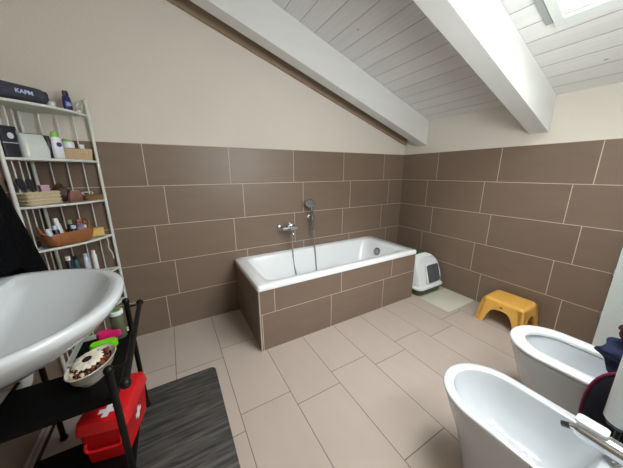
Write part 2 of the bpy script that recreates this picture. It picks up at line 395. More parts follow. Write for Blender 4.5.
fr.build('door_frame', m_wp, lb)
fl.build('flap_door', mat('smoked_plastic', (84, 86, 94), .25, coat=.5), lb)
MB().loft([rrect(-.35, -.16, -.56, -.34, .04, .405), rrect(-.35, -.16, -.56, -.34, .04, .424), rrect(-.335, -.175, -.545, -.355, .035, .430)]).build('filter_lid', m_green, lb)
MB().tube(bez([(-.345, -.565, .43), (-.335, -.555, .448), (-.28, -.55, .455), (-.225, -.555, .448), (-.215, -.565, .43)], 5), .007).build('carry_handle', m_green, lb)

tag(MB().loft([rrect(-.448, -.008, -1.054, -.738, .006, .0005), rrect(-.448, -.008, -1.054, -.738, .006, .004), rrect(-.445, -.011, -1.051, -.741, .005, .005)]).build('litter_mat', mat('pale_mat', (206, 204, 188), .6, var=.04)), 'thin pale rectangular mat on the floor in front of the litter box', 'mat')

# ------------------------------------------------------------------ yellow step stool
st = thing('step_stool', 'yellow plastic step stool standing against the brown tiled wall', 'stool', (-.165, -1.395, 0))
m_yel = mat('yellow_plastic', (232, 178, 84), .38, var=.03)
H = .225; tx, ty, bxx, byy = .132, .150, .155, .178
def sp_(fx, fy, z):                     # skirt point: fraction along the half-size at height z
    k = 1 - z / H; return (-.165 + fx * (tx + (bxx - tx) * k), -1.395 + fy * (ty + (byy - ty) * k), z)
s = MB().loft([rrect(-.165 - tx, -.165 + tx, -1.395 - ty, -1.395 + ty, .03, H - .03), rrect(-.165 - tx, -.165 + tx, -1.395 - ty, -1.395 + ty, .03, H - .012), rrect(-.165 - tx + .012, -.165 + tx - .012, -1.395 - ty + .012, -1.395 + ty - .012, .025, H),
               rrect(-.165 - tx + .03, -.165 + tx - .03, -1.395 - ty + .03, -1.395 + ty - .03, .02, H + .001)]).build('seat', m_yel, st, angle=60)
def skirt(side, leg):
    """arched skirt panel on one side with thickness; legs hang at its ends"""
    b = MB(); n = 24; prev = None; th = .012
    for i in range(n + 1):
        f = -1 + 2 * i / n
        a = abs(f); arch = (.150 if side in 'ew' else .140) * (max(0, 1 - (a / .62) ** 3.2)) ** .42 if a < .62 else 0
        q = []
        for z, dd in ((H - .02, 0), (H - .02, th), (arch, th), (arch, 0)):
            if side == 'w': p = sp_(-1, f * .95, z); p = (p[0] + dd, p[1], p[2])
            elif side == 'e': p = sp_(1, f * .95, z); p = (p[0] - dd, p[1], p[2])
            elif side == 's': p = sp_(f * .95, -1, z); p = (p[0], p[1] + dd, p[2])
            else: p = sp_(f * .95, 1, z); p = (p[0], p[1] - dd, p[2])
            q.append(p)
        b.v += [Vector(p) for p in q]
        if i:
            o = (i - 1) * 4; 
            for k in range(4): b.f.append((o + k, o + (k + 1) % 4, o + 4 + (k + 1) % 4, o + 4 + k))
    b.f += [(0, 1, 2, 3), (n * 4, n * 4 + 3, n * 4 + 2, n * 4 + 1)]
    return b
for sd in 'wesn': skirt(sd, 0).build('side_panel', m_yel, st, angle=60)
for fx in (-1, 1):
    for fy in (-1, 1):
        rr = []
        for z in (0, .05, .1, .15, H - .02):
            cx, cy, _ = sp_(fx, fy, z); w = .040 + .02 * z / H
            xa, xb = sorted((cx, cx - fx * w)); yc, yd = sorted((cy, cy - fy * w)); rr.append(rrect(xa, xb, yc, yd, .014, z, 4))
        MB().loft(rr).build('leg', m_yel, st, angle=60)
MB().box(-.312, -.302, -1.404, -1.388, .178, .186).build('badge', mat('brown_badge', (120, 84, 40), .5), st, smooth=False)

# ------------------------------------------------------------------ toilet and bidet
def oval(xc, hw, yt, yb, z, a=.2, n=20, m=5, rb=.03):
    """D outline: elliptical nose at y = yt, straight sides to a rounded back at yb"""
    pts = []
    for k in range(n + 1):
        t = PI * k / n; pts.append((xc + hw * math.cos(t), yt - a + a * math.sin(t), z))
    for k in range(1, m): pts.append((xc - hw, (yt - a) + (yb + rb - yt + a) * k / m, z))
    for k in range(m + 1): t = PI + PI / 2 * k / m; pts.append((xc - hw + rb + rb * math.cos(t), yb + rb + rb * math.sin(t), z))
    for k in range(m + 1): t = 1.5 * PI + PI / 2 * k / m; pts.append((xc + hw - rb + rb * math.cos(t), yb + rb + rb * math.sin(t), z))
    for k in range(1, m): pts.append((xc + hw, (yb + rb) + (yt - a - yb - rb) * k / m, z))
    return pts
YB = YS + .004
bd = thing('bidet', 'white ceramic bidet with a chrome tap, nearest fixture at right', 'bidet', (-1.545, -2.05, 0))
bx = -1.552
MB().loft([oval(bx, .115, -1.82, YB, 0, .13), oval(bx, .118, -1.80, YB, .08, .14), oval(bx, .135, -1.765, YB, .2, .16), oval(bx, .155, -1.725, YB, .3, .17), oval(bx, .170, -1.697, YB, .375, .18), oval(bx, .175, -1.691, YB, .392, .18), oval(bx, .174, -1.692, YB + .001, .398, .18), oval(bx, .171, -1.695, YB + .003, .4, .18),
           oval(bx, .141, -1.728, -2.165, .4, .155, rb=.06), oval(bx, .138, -1.731, -2.163, .398, .15, rb=.06), oval(bx, .136, -1.733, -2.160, .392, .15, rb=.06), oval(bx, .128, -1.745, -2.150, .35, .14, rb=.06), oval(bx, .112, -1.775, -2.13, .29, .13, rb=.05), oval(bx, .080, -1.83, -2.09, .235, .09, rb=.04), oval(bx, .035, -1.89, -2.04, .212, .035, rb=.02)], False, True).build('bowl', m_cer, bd, angle=60)
MB().lathe([(.022, 0), (.02, .004), (.001, .004)], (bx, -1.96, .212), 16).build('drain', m_chrome, bd)
tp = thing('bidet_tap', 'short chrome mixer tap with swivel nozzle on the back of the bidet', 'tap', (-1.485, -2.20, .4))
m_chr2 = mat('bright_chrome', (225, 228, 230), .16, metal=1.0)
MB().lathe([(.028, 0), (.028, .006), (.022, .012), (.021, .05), (.018, .055), (.001, .056)], (-1.485, -2.205, .4), 20).build('base', m_chr2, tp)
MB().tube([(-1.485, -2.225, .437), (-1.481, -2.11, .435), (-1.479, -2.095, .433)], [.030, .030, .026], 24).build('body', m_chr2, tp)
MB().tube([(-1.479, -2.10, .432), (-1.479, -2.085, .428), (-1.480, -2.073, .422)], [.012, .011, .009], 14).build('spout', m_chr2, tp)
MB().tube([(-1.480, -2.078, .424), (-1.482, -2.058, .415)], [.0105, .0095], 12).build('nozzle', mat('dark_chrome', (90, 92, 95), .25, metal=.9), tp)
MB().loft([rrect(-1.502, -1.456, -2.16, -2.085, .012, .467), rrect(-1.502, -1.456, -2.16, -2.085, .012, .477)]).build('lever', m_wp, tp)

tx_ = -.95
to = thing('toilet', 'white ceramic toilet with a white seat, beyond the bidet at right', 'toilet', (tx_, -2.05, 0))
MB().loft([oval(tx_, .125, -1.837, YB, 0, .13), oval(tx_, .128, -1.817, YB, .08, .14), oval(tx_, .14, -1.762, YB, .2, .16), oval(tx_, .165, -1.732, YB, .3, .17), oval(tx_, .178, -1.709, YB, .36, .18), oval(tx_, .178, -1.709, YB, .376, .18), oval(tx_, .170, -1.717, YB, .381, .18),
           oval(tx_, .118, -1.745, -2.15, .381, .15, rb=.07), oval(tx_, .108, -1.777, -2.14, .33, .14, rb=.06), oval(tx_, .085, -1.827, -2.09, .25, .12, rb=.05), oval(tx_, .05, -1.9, -2.04, .19, .06, rb=.03)], False, True).build('bowl', m_cer, to, angle=60)
MB().loft([oval(tx_, .178, -1.705, -2.20, .385, .18), oval(tx_, .184, -1.701, -2.20, .390, .18), oval(tx_, .184, -1.701, -2.20, .399, .18), oval(tx_, .181, -1.704, -2.197, .4045, .18), oval(tx_, .178, -1.707, -2.195, .406, .18), oval(tx_, .122, -1.762, -2.13, .406, .13, rb=.08), oval(tx_, .119, -1.765, -2.128, .404, .13, rb=.08), oval(tx_, .117, -1.767, -2.126, .398, .13, rb=.08), oval(tx_, .117, -1.767, -2.126, .386, .13, rb=.08), oval(tx_, .178, -1.705, -2.20, .385, .18)], False, False).build('seat', mat('white_seat_plastic', (236, 239, 240), .2, coat=.3), to, angle=60)

# navy cushion with magenta piping between the two, cloth above it, white cylinder on the bidet
m_navy = mat('navy_fabric', (14, 14, 30), .9, var=.3, scale=30, bump=.4, bscale=150)
m_mag = mat('magenta_piping', (124, 26, 66), .7)
cu = thing('kneeling_cushion', 'dark navy oval cushion with magenta piping leaning between toilet and bidet', 'cushion', (-1.20, -2.16, 0))
cc = Vector((-1.19, -2.175, .350)); ca, cbz = .118, .205
def ell(t, k=1.0, dx=0):
    p = abs(math.cos(t)) ** .85 * (1 if math.cos(t) > 0 else -1), abs(math.sin(t)) ** .85 * (1 if math.sin(t) > 0 else -1)
    return (cc.x + dx, cc.y + ca * k * p[0], cc.z + cbz * k * p[1])
n = 40
MB().loft([[ell(2 * PI * i / n, k, dx) for i in range(n)] for k, dx in ((.3, -.030), (.75, -.026), (.93, -.016), (1, 0), (.93, .016), (.75, .026), (.3, .03))]).build('pad', m_navy, cu)
MB().tube([ell(2 * PI * i / n, 1.01, -.004) for i in range(n + 1)], .006, 8).build('piping', m_mag, cu)
def blob(c, r, amp, fr, seed, ns=28, nr=18):
    b = MB(); rings = []
    for i in range(nr + 1):
        ph = PI * i / nr; ring = []
        for k in range(ns):
            t = 2 * PI * k / ns
            d = Vector((math.sin(ph) * math.cos(t), math.sin(ph) * math.sin(t), math.cos(ph)))
            q = 1 + amp * noise.noise(d * fr + Vector((seed, 0, 0)))+ amp * .4 * noise.noise(d * fr * 2.7 + Vector((seed, 5, 0)))
            ring.append(Vector(c) + Vector((d.x * r[0], d.y * r[1], d.z * r[2])) * q)
        rings.append(ring)
    return b.loft(rings)
gt = thing('folded_clothes', 'crumpled blue and maroon clothing heaped behind the toilet at right edge', 'clothing', (-1.0, -2.2, .4))
blob((-.985, -2.17, .515), (.11, .14, .080), .55, 2.2, 3).build('blue_garment', mat('blue_fabric', (24, 32, 66), .9, var=.3, scale=20, bump=.4, bscale=100), gt, sub=1)
blob((-.965, -2.19, .625), (.09, .125, .10), .5, 2.4, 9).build('maroon_garment', mat('maroon_fabric', (58, 24, 32), .9, var=.3, scale=20, bump=.4, bscale=100), gt, sub=1)
wb = thing('paper_stand', 'tall white cylinder on a slim dark stand right behind the bidet tap', 'stand', (-1.318, -2.166, 0))
m_dkc = mat('dark_chrome', (90, 92, 95))
MB().lathe([(.042, 0), (.042, .008), (.012, .014), (.001, .014)], (-1.318, -2.166, 0), 24).build('foot', m_dkc, wb)
MB().tube([(-1.318, -2.166, .01), (-1.318, -2.166, .43)], .008, 10).build('pole', m_dkc, wb)
MB().lathe([(.012, .405), (.034, .412), (.036, .425), (.03, .436), (.001, .437)], (-1.318, -2.166, 0), 24).build('collar', m_dkc, wb)
MB().lathe([(.040, .43), (.044, .436), (.046, .72), (.043, .73), (.001, .731)], (-1.318, -2.166, 0), 28).build('cylinder', m_wp, wb)

# ------------------------------------------------------------------ washbasin on the left wall
sk = thing('washbasin', 'large white oval ceramic washbasin mounted on the left wall', 'washbasin', (XL, -1.06, .86))
def sinkring(hw, dep, z, xb=XL + .002, yc=-1.090, n=30, p=2.35):
    """D outline bulging into the room from the wall (towards +X)"""
    pts = []
    for k in range(n + 1):
        t = -PI / 2 + PI * k / n
        cx, sy = math.cos(t), math.sin(t)
        pts.append((xb + dep * abs(cx) ** (2 / p), yc + hw * abs(sy) ** (2 / p) * (1 if sy > 0 else -1), z))
    for k in range(1, 8): pts.append((xb, yc + hw * (1 - 2 * k / 8), z))
    return pts
zr = .865
SR = [sinkring(.06, .10, zr - .200), sinkring(.19, .265, zr - .185), sinkring(.29, .38, zr - .145), sinkring(.355, .465, zr - .09), sinkring(.392, .510, zr - .042), sinkring(.406, .522, zr - .018), sinkring(.405, .521, zr - .005), sinkring(.399, .515, zr),
      sinkring(.366, .376, zr - .001, XL + .105), sinkring(.359, .368, zr - .006, XL + .108), sinkring(.342, .350, zr - .03, XL + .11, -1.10), sinkring(.29, .31, zr - .07, XL + .12, -1.135), sinkring(.20, .24, zr - .105, XL + .145, -1.19), sinkring(.10, .14, zr - .122, XL + .18, -1.25), sinkring(.04, .06, zr - .126, XL + .22, -1.28)]
MB().loft(SR, True, True).build('basin', m_cer, sk, angle=70)
MB().lathe([(.022, 0), (.02, .004), (.001, .004)], (XL + .25, -1.28, zr - .126), 16).build('drain', m_chrome, sk)
MB().tube(bez([(XL + .16, -.955, zr - .13), (XL + .14, -.935, .52), (XL + .10, -.92, .44), (XL + .0, -.92, .43)], 6), .020, 12).build('waste_pipe', m_wp, sk)
MB().tube([(XL + .05, -.93, zr - .13), (XL + .05, -.93, .6), (XL + .0, -.93, .58)], .008, 8).build('supply_pipe', m_chrome, sk)

# ------------------------------------------------------------------ black towel on the left wall
tw = thing('bath_towel', 'black towel hanging on the left wall beside the corner shelf', 'towel', (XL, -.66, 1.45))
rings = []
for i in range(21):
    t = i / 20; ring = []
    hw = .07 + .165 * t ** .8; yc = -.61 + .025 * t; dp = .05 + .085 * t ** .7
    for k in range(61):
        a = -PI / 2 + PI * k / 60
        y_ = yc + hw * math.sin(a)
        fold = 1 + (.05 + .05 * t) * math.sin(a * 9 + t * 1.5)
        zb = .735 + .16 / (1 + math.exp((y_ + .655) * 90))
        ring.append((XL + .004 + dp * math.cos(a) * fold, y_, 1.40 + (zb - 1.40) * t))
    rings.append(ring)
MB().loft(rings).build('cloth', mat('black_terry', (9, 10, 13), .95, var=.3, scale=40, bump=.6, bscale=220, spec=.1), tw)
MB().tube([(XL, -.60, 1.40), (XL + .04, -.60, 1.40), (XL + .05, -.60, 1.42)], .008, 8).build('wall_hook', m_chrome, tw)

# ------------------------------------------------------------------ white corner shelf unit
CX, CY, LG = -3.305, -.022, .312
ws = thing('corner_shelf', 'white metal corner shelf unit with slatted back and curved shelves', 'shelf unit', (CX, CY, 0))
LV = [.12, .37, .62, .868, 1.115, 1.368, 1.648]
def arc(bow=.055, n=14, k=1.0):
    A = Vector((CX + LG * k, CY, 0)); B = Vector((CX, CY - LG * k, 0)); d = Vector((1, -1, 0)).normalized(); out = []
    for i in range(n + 1):
        t = i / n; out.append(A.lerp(B, t) + d * bow * math.sin(PI * t) ** .9 if 0 < i < n else A.lerp(B, t))
    return out
for px, py, r in ((CX, CY, .0095), (CX + LG, CY, .0095), (CX, CY - LG, .0095)):
    MB().tube([(px, py, 0), (px, py, 1.725)], r, 10).build('post', m_rackwhite, ws)
    MB().ball((px, py, 1.732), .014).build('finial', m_rackwhite, ws)
for i in range(3):
    f = (i + 1) / 4
    MB().tube([(CX + LG * f, CY, .08), (CX + LG * f, CY, 1.70)], .0034, 6).build('back_slat', m_rackwhite, ws)
    MB().tube([(CX, CY - LG * f, .08), (CX, CY - LG * f, 1.70)], .0034, 6).build('back_slat', m_rackwhite, ws)
for z in LV:
    a = [(p.x, p.y, z) for p in arc()]
    MB().loft([[(CX, CY, z - .004)] + [(p[0], p[1], z - .004) for p in a], [(CX, CY, z)] + [(p[0], p[1], z) for p in a]]).build('shelf_board', mat('frosted_shelf', (196, 204, 194), .4), ws, smooth=False)
    b = MB().tube(a, .0075, 8); b.tube([(CX, CY, z), a[0]], .005, 6); b.tube([(CX, CY, z), a[-1]], .005, 6)
    b.build('shelf_rail', m_rackwhite, ws)
cv = MB().tube(bez([(CX + LG, CY, 1.70), (CX + LG - .03, CY, 1.725), (CX + LG - .05, CY, 1.70), (CX + LG - .03, CY, 1.68), (CX + LG - .02, CY, 1.70)], 5), .0035, 6).build('scroll', m_rackwhite, ws)

def cyl_item(name, label, cat, m, x, y, z, prof, cap=None, capm=None, group=None, seg=20, sx=1, sy=1, capname='cap', rz=0):
    """prof / cap: lists of (radius, height) built upright on z"""
    t = thing(name, label, cat, (x, y, z), group)
    MB().lathe(prof, (0, 0, 0), seg, sx=sx, sy=sy).build('body', m, t, local=True)
    if cap: MB().lathe(cap, (0, 0, 0), seg, sx=sx, sy=sy).build(capname, capm, t, local=True)
    t.rotation_euler = (0, 0, rz)
    return t
S1, S2, S3, S4, S5 = LV[6] + .0085, LV[5] + .0085, LV[4] + .0085, LV[3] + .0085, LV[2] + .0085
def SH(a, b):
    """spot on the shelf: a across (0 left end .. 1 right end of the chord), b depth (0 front chord .. 1 corner)"""
    A = Vector((CX, CY - LG, 0)); B = Vector((CX + LG, CY, 0)); p = A.lerp(B, a)
    return p.lerp(Vector((CX, CY, 0)), b)
ang = PI / 4
# top shelf: speaker
sp0 = SH(.30, .06)
spk = thing('portable_speaker', 'dark grey rounded portable speaker with blue-white lettering on the top shelf', 'speaker', (sp0.x, sp0.y, S1))
L_, hh = .200, .043
prof = [(.001, -L_ / 2), (.030, -L_ / 2 + .001), (.040, -L_ / 2 + .010), (hh, -L_ / 2 + .022), (hh, L_ / 2 - .022), (.040, L_ / 2 - .010), (.030, L_ / 2 - .001), (.001, L_ / 2)]
MB().lathe(prof, (0, 0, hh), 24, (1, 0, 0)).build('body', mat('speaker_mesh', (62, 66, 76), .7, var=.15, scale=90, bump=.5, bscale=400), spk, local=True)
for sx_ in (-1, 1): MB().lathe([(.027, 0), (.028, .003), (.02, .006), (.001, .005)], (sx_ * (L_ / 2 - .001), 0, hh), 20, (sx_, 0, 0)).build('end_cap', mat('speaker_rubber', (40, 42, 50), .5), spk, local=True)
def text_mesh(txt, size, m, parent, loc, rot, depth=.0008, name='lettering'):
    cu_ = bpy.data.curves.new(name, 'FONT'); cu_.body = txt; cu_.size = size; cu_.extrude = depth; cu_.align_x = 'CENTER'; cu_.align_y = 'CENTER'; cu_.offset = size * .02
    o_ = bpy.data.objects.new(name, cu_); dg = bpy.context.evaluated_depsgraph_get()
    COL.objects.link(o_); bpy.context.view_layer.update()
    me = bpy.data.meshes.new_from_object(o_.evaluated_get(bpy.context.evaluated_depsgraph_get()))
    bpy.data.objects.remove(o_); me.materials.clear(); me.materials.append(m)
    q = bpy.data.objects.new(name, me); COL.objects.link(q); q.parent = parent; q.location = loc; q.rotation_euler = rot
    return q
text_mesh('KAPM', .027, mat('pale_blue_print', (190, 205, 245), .5), spk, (-.002, -hh - .0006, hh + .002), (PI / 2, 0, 0))
spk.rotation_euler = (0, 0, ang)
p = SH(.635, .12)
cyl_item('cream_jar', 'small white jar behind the portable speaker on the top shelf', 'jar', m_wp, p.x, p.y, S1, [(.018, 0), (.02, .003), (.02, .022), (.017, .025)], [(.021, .025), (.021, .036), (.001, .037)], m_wp)
p = SH(.66, .36)
t = thing('round_brush', 'round brown hairbrush standing upright behind the speaker', 'hairbrush', (p.x, p.y, S1))
MB().lathe([(.004, 0), (.008, .004), (.008, .03), (.006, .035)], (0, 0, 0), 12).build('handle', mat('brown_wood', (92, 60, 42), .6), t, local=True)
MB().lathe([(.008, .035), (.028, .038), (.03, .05), (.03, .08), (.026, .09), (.001, .092)], (0, 0, 0), 18).build('bristles', mat('brown_bristles', (62, 46, 38), .9, bump=1, bscale=500), t, local=True)
p = SH(.80, .05)
t = cyl_item('deodorant_bottle', 'dark blue bottle standing near the right end of the top shelf', 'bottle', mat('dark_blue_plastic', (26, 34, 104), .3, coat=.4), p.x, p.y, S1, [(.018, 0), (.023, .004), (.024, .05), (.020, .078), (.015, .086)], [(.015, .086), (.016, .094), (.013, .112), (.001, .113)], mat('navy_plastic', (22, 26, 60), .3), sy=.6, rz=ang)
MB().lathe([(.012, 0), (.012, .0008), (.001, .0009)], (0, -.0142, .040), 16, (0, -1, 0)).build('front_label', mat('pale_label', (150, 160, 210), .4), t, local=True)
p = SH(.92, .06)
cyl_item('lip_balm', 'tiny white pot beside the dark blue bottle on the top shelf', 'pot', m_wp, p.x, p.y, S1, [(.012, 0), (.013, .002), (.013, .008), (.010, .010)], [(.013, .010), (.013, .015), (.001, .0155)], m_wp)
# second shelf
p = SH(.05, .10)
t = thing('carton', 'black box carton with a round white emblem at the left of the second shelf', 'carton', (p.x, p.y, S2))
MB().loft([rrect(-.034, .034, -.026, .026, .008, 0), rrect(-.034, .034, -.026, .026, .008, .115)]).build('carton', mat('black_card', (24, 28, 38), .5), t, local=True)
MB().loft([rrect(-.036, .036, -.028, .028, .008, .115), rrect(-.036, .036, -.028, .028, .008, .132)]).build('lid', mat('black_card2', (20, 24, 34), .4), t, local=True)
MB().lathe([(.013, 0), (.013, .001), (.001, .001)], (.005, -.026, .092), 20, (0, -1, 0)).build('emblem', mat('white_print', (200, 206, 220), .5), t, local=True)
MB().box(-.033, .033, -.0268, -.026, .060, .063).build('stripe', mat('white_print', (200, 206, 220)), t, smooth=False, local=True)
t.rotation_euler = (0, 0, ang + .15)
p = SH(.31, .16)
t = thing('cosmetic_bag', 'translucent white zipped pouch standing on the second shelf', 'pouch', (p.x, p.y, S2))
MB().loft([rrect(-.062, .062, -.030, .030, .025, 0), rrect(-.064, .064, -.034, .034, .028, .035), rrect(-.060, .060, -.026, .026, .022, .075), rrect(-.054, .054, -.010, .010, .009, .098), rrect(-.052, .052, -.003, .003, .002, .104)]).build('pouch', mat('milky_vinyl', (204, 210, 206), .3, var=.08, scale=20, coat=.4), t, local=True)
MB().tube([(-.053, 0, .105), (.053, 0, .105)], .003, 6).build('zipper', mat('grey_zip', (120, 124, 130), .5), t, local=True)
t.rotation_euler = (0, 0, ang)
p = SH(.475, .10)
cyl_item('black_bottle', 'slim black bottle behind the white bottle with green cap', 'bottle', mat('black_plastic', (24, 24, 28), .35), p.x, p.y, S2, [(.013, 0), (.015, .003), (.015, .085), (.010, .09)], [(.011, .09), (.011, .108), (.001, .109)], mat('black_plastic', (24, 24, 28)))
p = SH(.535, -.02)
t = cyl_item('shower_gel_bottle', 'white oval bottle with bright green cap at front of second shelf', 'bottle', mat('white_gloss', (222, 224, 232), .3, coat=.3), p.x, p.y, S2, [(.022, 0), (.026, .004), (.027, .05), (.024, .08), (.020, .094)], [(.0205, .094), (.021, .104), (.016, .116), (.001, .119)], mat('bright_green_plastic', (128, 190, 60), .35), sy=.65, rz=ang)
MB().lathe([(.010, 0), (.010, .0008), (.001, .0009)], (0, -.0177, .062), 16, (0, -1, 0), sx=1.3).build('round_logo', mat('navy_print', (50, 56, 110), .4), t, local=True)
p = Vector((-3.078, -.078, 0))
t = thing('lidded_basket', 'low cream woven basket at the right end of the second shelf', 'basket', (p.x, p.y, S2))
m_cream = mat('cream_wicker', (214, 188, 148), .8, var=.12, scale=60, bump=.9, bscale=260)
MB().loft([rrect(-.070, .070, -.034, .034, .012, 0), rrect(-.075, .075, -.038, .038, .012, .030)]).build('basket_body', m_cream, t, local=True)
MB().loft([rrect(-.077, .077, -.040, .040, .013, .030), rrect(-.077, .077, -.040, .040, .013, .046), rrect(-.072, .072, -.035, .035, .012, .049)]).build('basket_lid', m_cream, t, local=True)
t.rotation_euler = (0, 0, .18)
p = Vector((-3.100, -.088, 0))
t = cyl_item('face_cream_jar', 'white squat jar with green top resting on the cream basket', 'jar', mat('white_gloss', (222, 224, 232)), p.x - .008, p.y, S2 + .0665, [(.024, 0), (.028, .004), (.028, .032), (.02, .038)], [(.021, .038), (.019, .048), (.001, .050)], mat('bright_green_plastic', (128, 190, 60)))
p = Vector((-3.045, -.075, 0))
cyl_item('white_pot', 'small white pot on the right end of the cream basket', 'pot', m_wp, p.x - .004, p.y + .004, S2 + .0665, [(.013, 0), (.014, .003), (.014, .016), (.012, .018)], [(.015, .018), (.015, .026), (.001, .027)], m_wp)
p = SH(.60, .42)
cyl_item('green_tube', 'upright green-capped tube behind the white jar on the second shelf', 'tube', mat('dark_green_gloss', (50, 84, 52), .35), p.x, p.y, S2, [(.014, 0), (.016, .004), (.015, .085), (.012, .09)], [(.0135, .09), (.013, .112), (.001, .113)], mat('leaf_green_plastic', (96, 160, 66), .4))
# third shelf
p = SH(.22, .08)
t = thing('wicker_basket', 'cream woven basket at the left of the third shelf holding brushes', 'basket', (p.x, p.y, S3))
m_wick = mat('pale_wicker', (220, 204, 168), .85, var=.1, scale=70, bump=1.0, bscale=280)
hwx, hwy, bh = .078, .046, .056
b = MB().loft([rrect(-hwx + .006, hwx - .006, -hwy + .006, hwy - .006, .014, 0), rrect(-hwx, hwx, -hwy, hwy, .016, .012), rrect(-hwx, hwx, -hwy, hwy, .016, bh), rrect(-hwx + .006, hwx - .006, -hwy + .006, hwy - .006, .012, bh), rrect(-hwx + .008, hwx - .008, -hwy + .008, hwy - .008, .012, .008)])
b.build('weave', m_wick, t, local=True)
for k in range(4):
    z = .006 + k * .0145
    MB().tube([(q[0], q[1], z) for q in rrect(-hwx - .001, hwx + .001, -hwy - .001, hwy + .001, .016, 0)] + [(hwx + .001, hwy - .016, z)], .005, 6).build('woven_band', m_wick, t, local=True)
t.rotation_euler = (0, 0, ang + .12)
def in_basket(dx, dy, parent=t):
    a = parent.rotation_euler.z; return (parent.location.x + dx * math.cos(a) - dy * math.sin(a), parent.location.y + dx * math.sin(a) + dy * math.cos(a), S3 + .009)
for i, (dx, dy, tilt, lab) in enumerate(((-.055, .005, .55, 'black paddle hairbrush leaning leftmost in the cream basket'), (-.022, .012, .35, 'black hairbrush in the middle of the cream basket'), (.005, .016, .15, 'small black hairbrush by the pink tag in the basket'))):
    t2 = thing('hairbrush', lab, 'hairbrush', in_basket(dx, dy), 'hairbrushes in the cream basket')
    MB().tube([(0, 0, 0), (0, 0, .05), (0, 0, .07)], [.006, .007, .005], 10).build('handle', mat('black_plastic', (24, 24, 28)), t2, local=True)
    MB().loft([rrect(-.016 * k, .016 * k, -.006, .006, .005, z) for k, z in ((.4, .065), (.9, .075), (1, .095), (.95, .112), (.5, .122))]).build('head', mat('brush_grey', (52, 52, 60), .6, bump=1, bscale=400), t2, local=True)
    t2.rotation_euler = (-.15, -tilt * .6, ang)
lc = in_basket(.040, .01)
t2 = thing('pink_box', 'small pale pink box sticking out of the cream basket', 'box', lc)
MB().loft([rrect(-.016, .016, -.012, .012, .002, 0), rrect(-.020, .020, -.014, .014, .002, .078)]).build('carton', mat('pale_pink_card', (196, 160, 178), .6), t2, local=True)
MB().loft([rrect(-.021, .021, -.015, .015, .002, .076), rrect(-.021, .021, -.015, .015, .002, .082)]).build('lid', mat('pale_pink_card2', (206, 172, 188), .6), t2, local=True)
t2.rotation_euler = (0, 0, ang)
tag(MB().tube(bez([(SH(.0, .02).x, SH(.0, .02).y, S3 + .075), (SH(.08, -.05).x, SH(.08, -.05).y, S3 + .066), (SH(.2, .0).x, SH(.2, .0).y, S3 + .058)], 6), .0022, 6).build('white_cable', m_wp), 'thin white cable hanging over the left edge of the cream basket', 'cable')
p = SH(.52, .22)
t2 = thing('brown_pouch', 'dark brown leather pouch in the middle of the third shelf', 'pouch', (p.x, p.y, S3))
blob((0, 0, .040), (.040, .030, .040), .18, 2, 4).build('pouch', mat('dark_brown_leather', (70, 44, 34), .6, var=.2, scale=30), t2, local=True)
MB().tube(bez([(-.02, 0, .07), (-.01, 0, .085), (.01, 0, .085), (.02, 0, .07)], 5), .003, 6).build('strap', mat('dark_brown_leather', (70, 44, 34)), t2, local=True)
p = SH(.61, .02)
t2 = thing('makeup_bag', 'reddish brown makeup bag leaning at the front of the third shelf', 'bag', (p.x, p.y, S3))
MB().loft([rrect(-.036, .036, -.014, .014, .012, 0), rrect(-.040, .040, -.017, .017, .014, .02), rrect(-.034, .034, -.012, .012, .010, .05), rrect(-.022, .022, -.004, .004, .003, .066)]).build('bag_body', mat('rosy_brown', (124, 78, 66), .5, var=.2, scale=30, coat=.3), t2, local=True)
MB().tube([(-.022, 0, .066), (.022, 0, .066)], .0028, 6).build('zipper', mat('pale_metal', (190, 170, 150), .4, metal=.6), t2, local=True)
t2.rotation_euler = (.12, 0, ang)
p = SH(.71, .10)
t2 = thing('hair_clip', 'tan hair clip between the makeup bag and the wooden box', 'hair clip', (p.x, p.y, S3))
MB().loft([rrect(-.013, .013, -.010, .010, .006, 0), rrect(-.015, .015, -.012, .012, .007, .018), rrect(-.010, .010, -.007, .007, .005, .032)]).build('clip_body', mat('tan_plastic', (150, 112, 84), .5), t2, local=True)
MB().tube([(-.01, 0, .03), (0, -.002, .038), (.01, 0, .03)], .003, 6).build('spring', m_chrome, t2, local=True)
p = Vector((-3.040, -.056, 0))
t2 = thing('wooden_box', 'flat brown wooden box at the right end of the third shelf', 'box', (p.x, p.y, S3))
MB().loft([rrect(-.044, .044, -.022, .022, .003, 0), rrect(-.044, .044, -.022, .022, .003, .020)]).build('box_body', mat('ochre_wood', (122, 88, 40), .5, var=.2, scale=30), t2, local=True)
MB().loft([rrect(-.045, .045, -.023, .023, .003, .020), rrect(-.045, .045, -.023, .023, .003, .027)]).build('lid', mat('ochre_wood2', (112, 78, 38), .45, var=.2, scale=30), t2, local=True)
t2.rotation_euler = (0, 0, .15)
tag(MB().tube([(p.x - .045 + .026 * math.cos(a) + .006, p.y + .03 + .006 * math.cos(a), S3 + .040 + .012 * math.sin(a * 1) + .004 * math.cos(2 * a)) for a in [2 * PI * k / 20 for k in range(21)]], .0025, 6).build('hair_band', m_wp), 'thin white hair band propped behind the flat wooden box', 'hair band')
